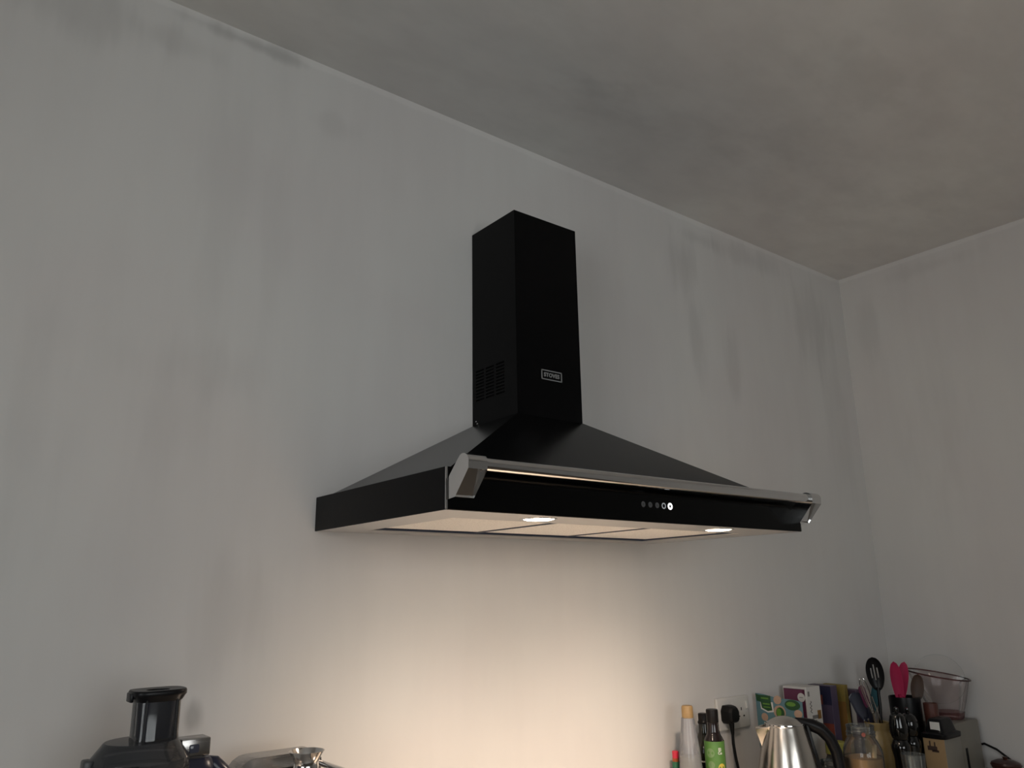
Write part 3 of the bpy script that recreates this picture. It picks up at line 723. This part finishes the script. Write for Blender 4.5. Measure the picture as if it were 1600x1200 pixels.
# ------------------------------------------------------------------ utensil pots and utensils
CX, CY = 1.288, -0.180
t = thing('utensil_crock', 'cream glazed stoneware pot holding the slotted spoon and whisk', 'pot', (CX, CY, Z))
h = 1.095-Z
MB().lathe([(0, 0), (0.034, 0), (0.038, 0.003), (0.042, 0.05), (0.042, 0.11), (0.037, 0.135), (0.0315, 0.148), (0.0315, 0.155), (0.036, h-0.004), (0.0355, h), (0.032, h-0.002), (0.0285, 0.15), (0.036, 0.11), (0.036, 0.01), (0, 0.01)], 44).build('pot_body', m_crock, t, recalc=False)
HX, HY = 1.492, -0.172
t = thing('utensil_holder', 'black round holder with the pink servers in it', 'pot', (HX, HY, Z))
h = 1.150-Z
MB().lathe([(0, 0), (0.044, 0), (0.046, 0.003), (0.0475, h-0.004), (0.047, h), (0.0445, h-0.002), (0.043, 0.01), (0, 0.01)], 44).build('holder_body', m_blackpl, t, recalc=False)
CAMV = Vector((-1.1987, -1.549, HOOD_Z-0.1343))
def blade_frame(top, bottom):
    """axes for a flat head: along (bottom to top), across, facing the camera side of the room"""
    a = (Vector(top)-Vector(bottom)).normalized()
    f = Vector((-0.80, -0.60, 0.0)); f = (f-a*f.dot(a)).normalized()
    return a, a.cross(f).normalized(), f
def head(mb, top, bottom, width, thick, dish=0.0, shape=None, nu=12, nv=16):
    a, s, f = blade_frame(top, bottom); L_ = (Vector(top)-Vector(bottom)).length; B0 = Vector(bottom)
    shape = shape or (lambda v: math.sqrt(max(0, 1-(2*v-1)**2)))
    def pt(i, j, sg):
        u = 2*i-1; wv = width/2*shape(j)
        edge = max(0.0, 1-u*u)
        return B0 + a*(L_*j) + s*(u*wv) - f*(dish*edge*shape(j)) + f*(sg*thick/2*math.sqrt(edge)*(0.3+0.7*shape(j)))
    mb.sheet(lambda i, j: pt(i, j, 1), nu, nv); mb.sheet(lambda i, j: pt(i, j, -1), nu, nv)
    bmesh.ops.remove_doubles(mb.bm, verts=mb.bm.verts, dist=1e-5)
    return a, s, f
def utensil(name, label, foot, neck, tip, width, mhead, mhandle, cat, dish=0.008, shape=None, hr=0.0045, headname='head', thick=0.005):
    t = thing(name, label, cat, foot)
    o = Vector(foot); n_, p_ = Vector(neck)-o, Vector(tip)-o
    b = MB(); fr = head(b, p_, n_, width, thick, dish, shape); b.build(headname, mhead, t, smooth=50)
    MB().tube([(0, 0, 0), n_*0.5, n_*0.9, n_+(p_-n_)*0.08], [hr*1.2, hr*1.1, hr, hr*0.8], 10).build('handle', mhandle, t)
    return t, fr, n_, p_
zi = Z+0.012
# slotted spoon: head with three real slots
def slotted_spoon():
    foot = Vector((1.268, -0.186, zi)); neck = Vector((1.322, -0.180, 1.180)); tip = Vector((1.307, -0.180, 1.281))
    t = thing('slotted_spoon', 'black slotted serving spoon, tallest utensil in the cream pot', 'spoon', foot)
    n_, p_ = neck-foot, tip-foot
    a, s, f = blade_frame(p_, n_); L_ = (p_-n_).length; W_ = 0.052; b = MB()
    nu, nv = 28, 30
    def pt(u, v, sg):
        sh = math.sqrt(max(0, 1-(2*v-1)**2))*(0.92+0.16*v)
        e = max(0, 1-u*u)
        return n_ + a*(L_*v) + s*(u*W_/2*sh) - f*(0.010*e*sh) + f*(sg*0.0011)
    def hole(u, v): return any(abs(u-c) < 0.085 and lo < v < hi for c, lo, hi in ((-0.34, 0.36, 0.66), (0.0, 0.30, 0.76), (0.34, 0.36, 0.66)))
    verts = {}
    def V_(i, j, sg):
        k = (i, j, sg)
        if k not in verts: verts[k] = b.bm.verts.new(pt(2*i/nu-1, j/nv, sg))
        return verts[k]
    solid = {(i, j) for i in range(nu) for j in range(nv) if not hole(2*(i+.5)/nu-1, (j+.5)/nv)}
    for (i, j) in solid:
        b.bm.faces.new((V_(i, j, 1), V_(i+1, j, 1), V_(i+1, j+1, 1), V_(i, j+1, 1)))
        b.bm.faces.new((V_(i, j+1, -1), V_(i+1, j+1, -1), V_(i+1, j, -1), V_(i, j, -1)))
        for (di, dj, e0, e1) in ((-1, 0, (i, j+1), (i, j)), (1, 0, (i+1, j), (i+1, j+1)), (0, -1, (i, j), (i+1, j)), (0, 1, (i+1, j+1), (i, j+1))):
            if (i+di, j+dj) not in solid:
                b.bm.faces.new((V_(*e0, 1), V_(*e0, -1), V_(*e1, -1), V_(*e1, 1)))
    b.build('slotted_head', m_blackpl, t, smooth=50)
    MB().tube([(0, 0, 0), n_*0.45+Vector((0.006, 0, 0)), n_*0.85+Vector((0.004, 0, 0)), n_+(p_-n_)*0.10], [0.0055, 0.0055, 0.0050, 0.0042], 12).build('handle', m_blackpl, t)
slotted_spoon()
leafy = lambda v: math.sqrt(max(0, 1-(2*v-1)**2)) if v > 0.5 else (0.72+0.28*math.sin(PI*v))
spat = lambda v: min(1.0, 0.55+1.6*v)*(1 if v < 0.85 else math.sqrt(max(0, 1-((v-0.85)/0.16)**2)))
utensil('salad_server', 'hot pink salad server, left one of the pair', (1.478, -0.180, zi), (1.454, -0.178, 1.150), (1.444, -0.176, 1.260), 0.036, m_pink, m_pink, 'server', 0.006, leafy)
utensil('salad_server', 'hot pink salad server, right one of the pair', (1.500, -0.186, zi), (1.482, -0.165, 1.145), (1.527, -0.170, 1.254), 0.036, m_pink, m_pink, 'server', 0.006, leafy)
utensil('wooden_spoon', 'dark wooden spoon leaning beside the pink servers', (1.492, -0.160, zi), (1.508, -0.203, 1.135), (1.516, -0.215, 1.219), 0.040, m_wood, m_wood, 'spoon', 0.008)
utensil('plum_spatula', 'plum tipped spatula left of the slotted spoon', (1.292, -0.180, zi), (1.274, -0.165, 1.130), (1.254, -0.157, 1.197), 0.014, m_plum, m_navy, 'spatula', 0.001, spat)
utensil('plum_brush', 'plum tipped brush between whisk and slotted spoon', (1.298, -0.172, zi), (1.290, -0.161, 1.130), (1.277, -0.150, 1.198), 0.014, m_plum, m_navy, 'brush', 0.001, spat)
utensil('navy_turner', 'broad navy turner at the left of the cream pot', (1.280, -0.170, zi), (1.280, -0.152, 1.100), (1.262, -0.128, 1.175), 0.040, m_navy, m_navy, 'turner', 0.002, spat)
utensil('teal_spatula', 'teal spatula just right of the slotted spoon', (1.296, -0.195, zi), (1.308, -0.160, 1.120), (1.376, -0.148, 1.195), 0.026, m_teal, m_teal, 'spatula', 0.002, spat)
def whisk():
    foot = Vector((1.283, -0.194, zi)); neck = Vector((1.263, -0.188, 1.115)); tip = Vector((1.222, -0.183, 1.226))
    t = thing('whisk', 'wire balloon whisk at the left of the cream pot', 'whisk', foot)
    n_, p_ = neck-foot, tip-foot; a = (p_-n_).normalized(); L_ = (p_-n_).length
    s0 = a.cross(Vector((0, 1, 0))).normalized(); s1 = a.cross(s0)
    for k in range(4):
        th = PI*k/4+0.3; d = s0*math.cos(th)+s1*math.sin(th)
        path = []
        for i in range(25):
            u = i/24*2-1; v = 1-abs(u)**2.2
            wv = 0.019*math.copysign(1, u)*(abs(u)**0.7)*(1-abs(u)**3*0.85) if u else 0
            path.append(n_ + a*(L_*v) + d*wv)
        MB().tube(path, 0.0008, 6).build('wire', m_steelp, t)
    MB().tube([(0, 0, 0), n_*0.5, n_*0.98, n_+a*0.012], [0.006, 0.006, 0.0055, 0.003], 12).build('handle', m_steelp, t)
whisk()
t = tag(MB().tube([(1.312, -0.196, zi), (1.272, -0.200, 1.110), (1.236, -0.203, 1.172)], 0.0016, 8).build('skewer', m_steelp), 'thin steel skewer slanting out of the cream pot to the left', 'skewer')

# ------------------------------------------------------------------ mills, carton with cap, appliance with bowl, glass
def mill(name, label, x, y, top, s=1.0):
    t = thing(name, label, 'mill', (x, y, Z), 0, 'black mills beside the cream pot'); h = top-Z
    MB().lathe([(0, 0), (0.027*s, 0), (0.029*s, 0.004), (0.029*s, 0.018), (0.025*s, 0.035), (0.0215*s, 0.06), (0.022*s, 0.09), (0.0265*s, 0.115), (0.0265*s, 0.125), (0.019*s, 0.140), (0, 0.140)], 40).build('mill_base', m_blackpol, t)
    MB().lathe([(0, 0.140), (0.018*s, 0.141), (0.0235*s, 0.150), (0.026*s, 0.165), (0.025*s, 0.182), (0.0195*s, h-0.024), (0.0105*s, h-0.017), (0, h-0.016)], 40).build('mill_head', m_blackpol, t)
    MB().lathe([(0, h-0.017), (0.005, h-0.017), (0.0075, h-0.010), (0.0065, h-0.003), (0, h)], 24).build('finial', m_blackpol, t)
mill('pepper_mill', 'polished black mill right behind the drinking glass, left of two', 1.238, -0.272, 1.150)
mill('pepper_mill', 'polished black mill next to the capped carton, right of two', 1.322, -0.262, 1.140)

def capped_carton():
    x0, x1, y0, y1 = 1.362, 1.468, -0.342, -0.278
    t = thing('capped_carton', 'tan and grey carton with a black lid and white square sticker', 'carton', ((x0+x1)/2, (y0+y1)/2, Z))
    hx, hy = (x1-x0)/2, (y1-y0)/2; h = 1.056-Z
    MB().box(-hx, hx, -hy, hy, 0, h, 0.002, 2).build('carton_body', m_cream, t)
    MB().box(-hx-0.0008, -hx+0.0004, -hy+0.001, hy-0.001, 0.001, h-0.001).build('tan_panel', m_tan, t, smooth=0)
    for (ya, yb, za, zb) in ((-0.008, 0.020, h-0.036, h-0.024), (-0.004, 0.000, h-0.024, h-0.012), (0.010, 0.014, h-0.024, h-0.010), (-0.012, 0.008, h-0.040, h-0.034)):
        MB().box(-hx-0.0014, -hx-0.0006, ya, yb, za, zb).build('panel_print', m_print, t, smooth=0)
    b = MB()
    def rr(k, cx=0.0): return [(x+cx, y) for x, y in superellipse(hx+k, hy+k, 7, 40)]
    loft(b, [(rr(0.004), h-0.003), (rr(0.006), h), (rr(0.006), h+0.010), (rr(-0.004), h+0.014), (rr(-0.012), h+0.046), (rr(-0.016), h+0.050)])
    ld = b.build('lid', m_blackpl, t, smooth=40)
    MB().box(-hx+0.0060, -hx+0.0085, -hy+0.012, -hy+0.040, h+0.018, h+0.043, 0.0006, 1).build('sticker', m_whiteprint, t)
capped_carton()

def appliance():
    x0, x1, y0, y1 = 1.535, 1.702, -0.300, -0.155
    t = thing('kitchen_appliance', 'beige boxy kitchen appliance carrying the clear bowl', 'appliance', ((x0+x1)/2, (y0+y1)/2, Z))
    hx, hy = (x1-x0)/2, (y1-y0)/2; h = 1.075-Z
    MB().box(-hx, hx, -hy, hy, 0.004, h, 0.006, 3).build('housing', m_cream, t)
    MB().box(-0.036, -0.022, -hy-0.0012, -hy+0.001, 0.012, h-0.076, 0.0006, 1).build('black_slot', m_blackpl, t)
    for sx in (-1, 1):
        for sy in (-1, 1): MB().lathe([(0, 0), (0.008, 0), (0.008, 0.006), (0, 0.006)], 14, (sx*(hx-0.02), sy*(hy-0.02), 0)).build('foot', m_rubber, t)
    bx, by, bz = 1.640, -0.238, 1.0752
    t = thing('mixing_bowl', 'clear plastic bowl with rosy base on the beige appliance', 'bowl', (bx, by, bz))
    rr_ = Vector((0.419, -0.908, 0))
    def lop(mb):      # lopsided pouring bowl: lip higher and further out on one side
        for v in mb.bm.verts:
            k_ = max(0.0, v.co.z/0.135); a_ = v.co.dot(rr_)
            v.co = v.co - rr_*(0.018*k_) + Vector((0, 0, -0.16*a_*k_))
        return mb
    MB().lathe([(0, 0.0), (0.040, 0.0), (0.044, 0.003), (0.048, 0.022)], 48).build('thick_base', m_pinkbase, t)
    lop(MB().lathe([(0.048, 0.022), (0.054, 0.034), (0.066, 0.062), (0.080, 0.100), (0.091, 0.133)], 48)).build('bowl_wall', m_plasticclear, t)
    lop(MB().lathe([(0.091, 0.133), (0.0965, 0.132), (0.098, 0.1345), (0.0965, 0.137), (0.092, 0.1365), (0.091, 0.133)], 56)).build('rim', m_pinkbase, t)
    # clear lid leaning in the bowl against the wall behind
    l = thing('clear_dome_cover', 'faint clear dome cover leaning upright in the bowl', 'cover', (1.634, -0.226, 1.130))
    b = MB().lathe([(0, 0.014), (0.03, 0.012), (0.06, 0.006), (0.074, 0.0), (0.077, 0.0)], 48)
    mt = Matrix.Translation((0.0, 0.0, 0.066)) @ rot_to((-0.90, -0.42, 0.12))
    b.xf(mt); b.build('dome', m_coverclear, l)
    g = MB().tube([(0.077*math.cos(2*PI*k/48), 0.077*math.sin(2*PI*k/48), 0) for k in range(49)], 0.0007, 6); g.xf(mt); g.build('edge', m_glass, l)
appliance()

t = thing('drinking_glass', 'small plain drinking glass standing before the black mills', 'glass', (1.089, -0.380, Z)); h = 1.054-Z
MB().lathe([(0, 0.001), (0.0215, 0.001), (0.0235, 0.004), (0.0305, h), (0.0290, h), (0.0222, 0.012), (0, 0.012)], 40).build('tumbler', m_glass, t, recalc=False)

t = thing('rust_tumbler', 'narrow rust coloured tumbler between black holder and capped carton', 'tumbler', (1.502, -0.248, Z))
MB().lathe([(0, 0), (0.016, 0), (0.0175, 0.003), (0.0215, 1.135-Z), (0.0200, 1.135-Z), (0.0165, 0.008), (0, 0.008)], 36).build('tumbler_wall', m_rust, t, recalc=False)

# cord and brown dish in the far corner
tag(MB().tube([(1.725, -0.240, 0.962), (1.742, -0.262, 0.985), (1.7435, -0.290, 0.993), (1.7435, -0.325, 0.980), (1.7435, -0.360, 0.955), (1.738, -0.395, 0.9245), (1.70, -0.44, 0.9235), (1.66, -0.47, 0.9235)], 0.0034, 10).build('power_cord', m_rubber), 'dark power cord arching against the right hand wall', 'cord')
t = thing('brown_dish', 'low dark brown dish by the cord at the right hand wall', 'dish', (1.690, -0.368, Z))
MB().lathe([(0, 0), (0.030, 0), (0.034, 0.003), (0.043, 0.024), (0.045, 0.028), (0.043, 0.029), (0.033, 0.008), (0, 0.006)], 36, sx=0.9).build('dish_body', m_brown, t, recalc=False)
MB().lathe([(0, 0.0285), (0.043, 0.0285), (0.041, 0.034), (0.025, 0.041), (0.006, 0.044), (0.008, 0.050), (0, 0.052)], 36, sx=0.9).build('dish_lid', m_brown, t)

# ------------------------------------------------------------------ food processor
def food_processor():
    fx, fy = -0.863, -0.250
    t = thing('food_processor', 'food processor with smoked lid and tall feed tube', 'food processor', (fx, fy, Z))
    zr = 1.272-Z     # lid rim height
    b = MB(); loft(b, [([(x+0.02, y+0.01) for x, y in superellipse(0.105*k, 0.100*k, 3.2, 48)], z) for k, z in ((0.94, 0.0), (1.0, 0.006), (0.98, 0.10), (0.90, 0.135), (0.70, 0.145))])
    b.build('motor_base', m_navy, t)
    MB().lathe([(0.054, 0.146), (0.058, 0.150), (0.0615, 0.20), (0.0635, zr-0.004)], 56).build('bowl', m_smoke, t)
    MB().lathe([(0.018, 0.146), (0.016, 0.20), (0.010, zr-0.03), (0, zr-0.03)], 24).build('drive_shaft', m_darkgrey, t)
    ld = MB().lathe([(0.0635, zr-0.016), (0.0668, zr-0.016), (0.0676, zr-0.010), (0.0672, zr-0.002), (0.0646, zr+0.001), (0.0545, zr+0.014), (0.0500, zr+0.020), (0.0480, zr+0.0215), (0, zr+0.0225)], 64).build('bowl_lid', m_smoke, t)
    MB().lathe([(0.0640, zr-0.020), (0.0672, zr-0.020), (0.0681, zr-0.016), (0.0640, zr-0.015)], 64).build('lid_rim', m_darkgrey, ld)
    # locking tab on the left of the rim and dark grip block in front
    MB().box(-0.0745, -0.062, -0.014, 0.010, zr-0.014, zr+0.004, 0.003).build('lid_tab', m_darkgrey, ld)
    MB().box(-0.044, -0.014, -0.080, -0.060, zr-0.070, zr-0.002, 0.004).build('bowl_grip', m_blackpl, t)
    # feed tube, pusher inside, flange on top
    tx = 0.017; za, zb = zr+0.019, 1.349-Z
    sec = lambda k, dx=0: [(x*k+tx+dx, y*k) for x, y in superellipse(0.0315, 0.027, 3.0, 44)]
    b = MB(); loft(b, [(sec(1.03), za), (sec(1.0), za+0.01), (sec(1.0), zb)], False, False); tube = b.build('feed_tube', m_smoketube, t)
    for sx in (-1, 1):     # moulded ribs of the tube
        MB().box(tx+sx*0.021-0.001, tx+sx*0.021+0.001, -0.0280, -0.0255, za, zb).build('tube_rib', m_smoke, tube, smooth=0)
    b = MB(); loft(b, [(sec(0.72), za+0.004), (sec(0.76), za+0.007), (sec(0.80), zb)]); ps = b.build('pusher', m_navy, t)
    b = MB()
    fl = lambda k, kk=1.0: [(x*k+tx, y*kk) for x, y in superellipse(0.0380, 0.0315, 3.4, 44)]
    hole = lambda k: [(x*k+tx, y*k) for x, y in superellipse(0.0160, 0.0125, 2.2, 44)]
    loft(b, [(hole(1.0), zb+0.002), (hole(1.02), zb+0.0115), (fl(0.97, 0.96), zb+0.0125), (fl(1.0), zb+0.0105), (fl(1.0), zb+0.0055), (fl(0.96, 0.96), zb+0.004), (fl(0.88, 0.92), zb-0.001), (fl(0.84, 0.88), zb-0.003)], True, True)
    b.build('pusher_flange', m_blackpl, t, smooth=50)
    MB().box(tx-0.0400, tx-0.0355, -0.012, 0.012, zb-0.003, zb+0.010, 0.0015).build('flange_lip', m_blackpl, t)
    # silver latch block with its button, on the dark housing beside the bowl
    z1 = 1.288-Z
    b = MB(); b.box(0.056, 0.098, -0.006, 0.030, z1-0.025, z1, 0.002); lt = b.build('latch_block', m_steels, t)
    MB().box(0.067, 0.081, -0.0085, -0.005, z1-0.020, z1-0.008, 0.002).build('latch_button', m_display, lt)
    b = MB(); loft(b, [([(x+0.078, y+0.014) for x, y in superellipse(0.032*k, 0.034*k, 3.0, 36)], z) for k, z in ((1.0, 0.12), (1.0, z1-0.060), (0.98, z1-0.045), (0.86, z1-0.032), (0.72, z1-0.0275))])
    b.build('handle_column', m_navy, t)
    b = MB().tube([(0.090, 0.010, z1-0.036), (0.108, 0.004, z1-0.040), (0.124, 0.0, z1-0.056), (0.130, -0.002, z1-0.090), (0.124, -0.002, z1-0.150), (0.100, 0, z1-0.185)], [0.010, 0.012, 0.013, 0.013, 0.012, 0.010], 14)
    b.build('bowl_handle', m_navy, t)
food_processor()

# ------------------------------------------------------------------ coffee machine and steel cup
def coffee_machine():
    x0, x1, y0, y1 = -0.690, -0.540, -0.340, -0.110
    t = thing('coffee_machine', 'low brushed steel coffee machine right of the food processor', 'coffee machine', ((x0+x1)/2, (y0+y1)/2, Z))
    hx, hy = (x1-x0)/2, (y1-y0)/2
    zt = 1.232-Z; zs = 1.190-Z
    MB().box(-hx, hx, -hy, hy, 0.012, zs, 0.008, 3).build('housing', m_steels, t)
    for sx in (-1, 1):
        for sy in (-1, 1): MB().lathe([(0, 0), (0.010, 0), (0.010, 0.014), (0, 0.014)], 14, (sx*(hx-0.02), sy*(hy-0.02), 0)).build('foot', m_rubber, t)
    # raised back housing with rounded shoulders
    r = 0.034; pts = [(-hx, zs-0.01)] + [(-hx+r-r*math.cos(a), zt-r+r*math.sin(a)) for a in [R(q) for q in range(0, 91, 10)]] + [(hx-0.014+0.014*math.sin(a), zt-0.014+0.014*math.cos(a)) for a in [R(q) for q in range(0, 91, 15)]] + [(hx, zs-0.01)]
    b = MB().prism(pts, lambda p: (p[0], hy-0.052, p[1]), lambda p: (p[0], hy, p[1]), 0.0015)
    b.build('tank_cover', m_steels, t, smooth=30)
    MB().box(-hx+0.020, hx-0.004, hy-0.0545, hy-0.0520, zs+0.016, zs+0.021).build('cover_dark_strip', m_blackpl, t, smooth=0)  # thin black strip across the front of the tank cover
    # cup tray with side rail
    MB().box(-hx+0.010, hx-0.010, -hy+0.012, hy-0.056, zs-0.001, zs+0.003, 0.001, 1).build('cup_tray', m_steelp, t)
    MB().prism([(-hx+0.002, zs-0.002), (-hx+0.022, zs-0.002), (-hx+0.014, zs+0.030), (-hx+0.008, zs+0.030)], lambda p: (p[0], -hy+0.060, p[1]), lambda p: (p[0], hy-0.054, p[1]), 0.001).build('side_rail', m_rim, t)
    MB().tube([(hx-0.006, hy-0.050, zs+0.022), (hx-0.006, 0, zs+0.022), (hx-0.006, -hy+0.02, zs+0.022), (hx-0.006, -hy+0.012, zs)], 0.005, 12).build('side_rail', m_steelp, t)
    MB().box(-0.03, 0.03, -hy-0.02, -hy+0.004, zs-0.09, zs-0.04, 0.006).build('brew_head', m_blackpl, t)
    MB().box(-hx+0.01, hx-0.01, -hy-0.06, -hy+0.004, 0.008, 0.035, 0.006).build('drip_tray', m_blackpl, t)
    c = thing('steel_cup', 'small polished steel cup with flared rim on the coffee machine', 'cup', (-0.6085, -0.252, TOP_Z+zs+0.003))
    hh = 1.249-(TOP_Z+zs+0.003)
    MB().lathe([(0, 0), (0.014, 0), (0.0165, 0.002), (0.0200, 0.014), (0.0208, 0.024), (0.0196, hh-0.021), (0.0192, hh-0.017), (0.0215, hh-0.010), (0.0262, hh-0.003), (0.0285, hh), (0.0275, hh+0.0006), (0.0205, hh-0.010), (0.0182, hh-0.018), (0.0185, 0.012), (0, 0.004)], 48).build('cup_bowl', m_steelp, c, recalc=False)
coffee_machine()
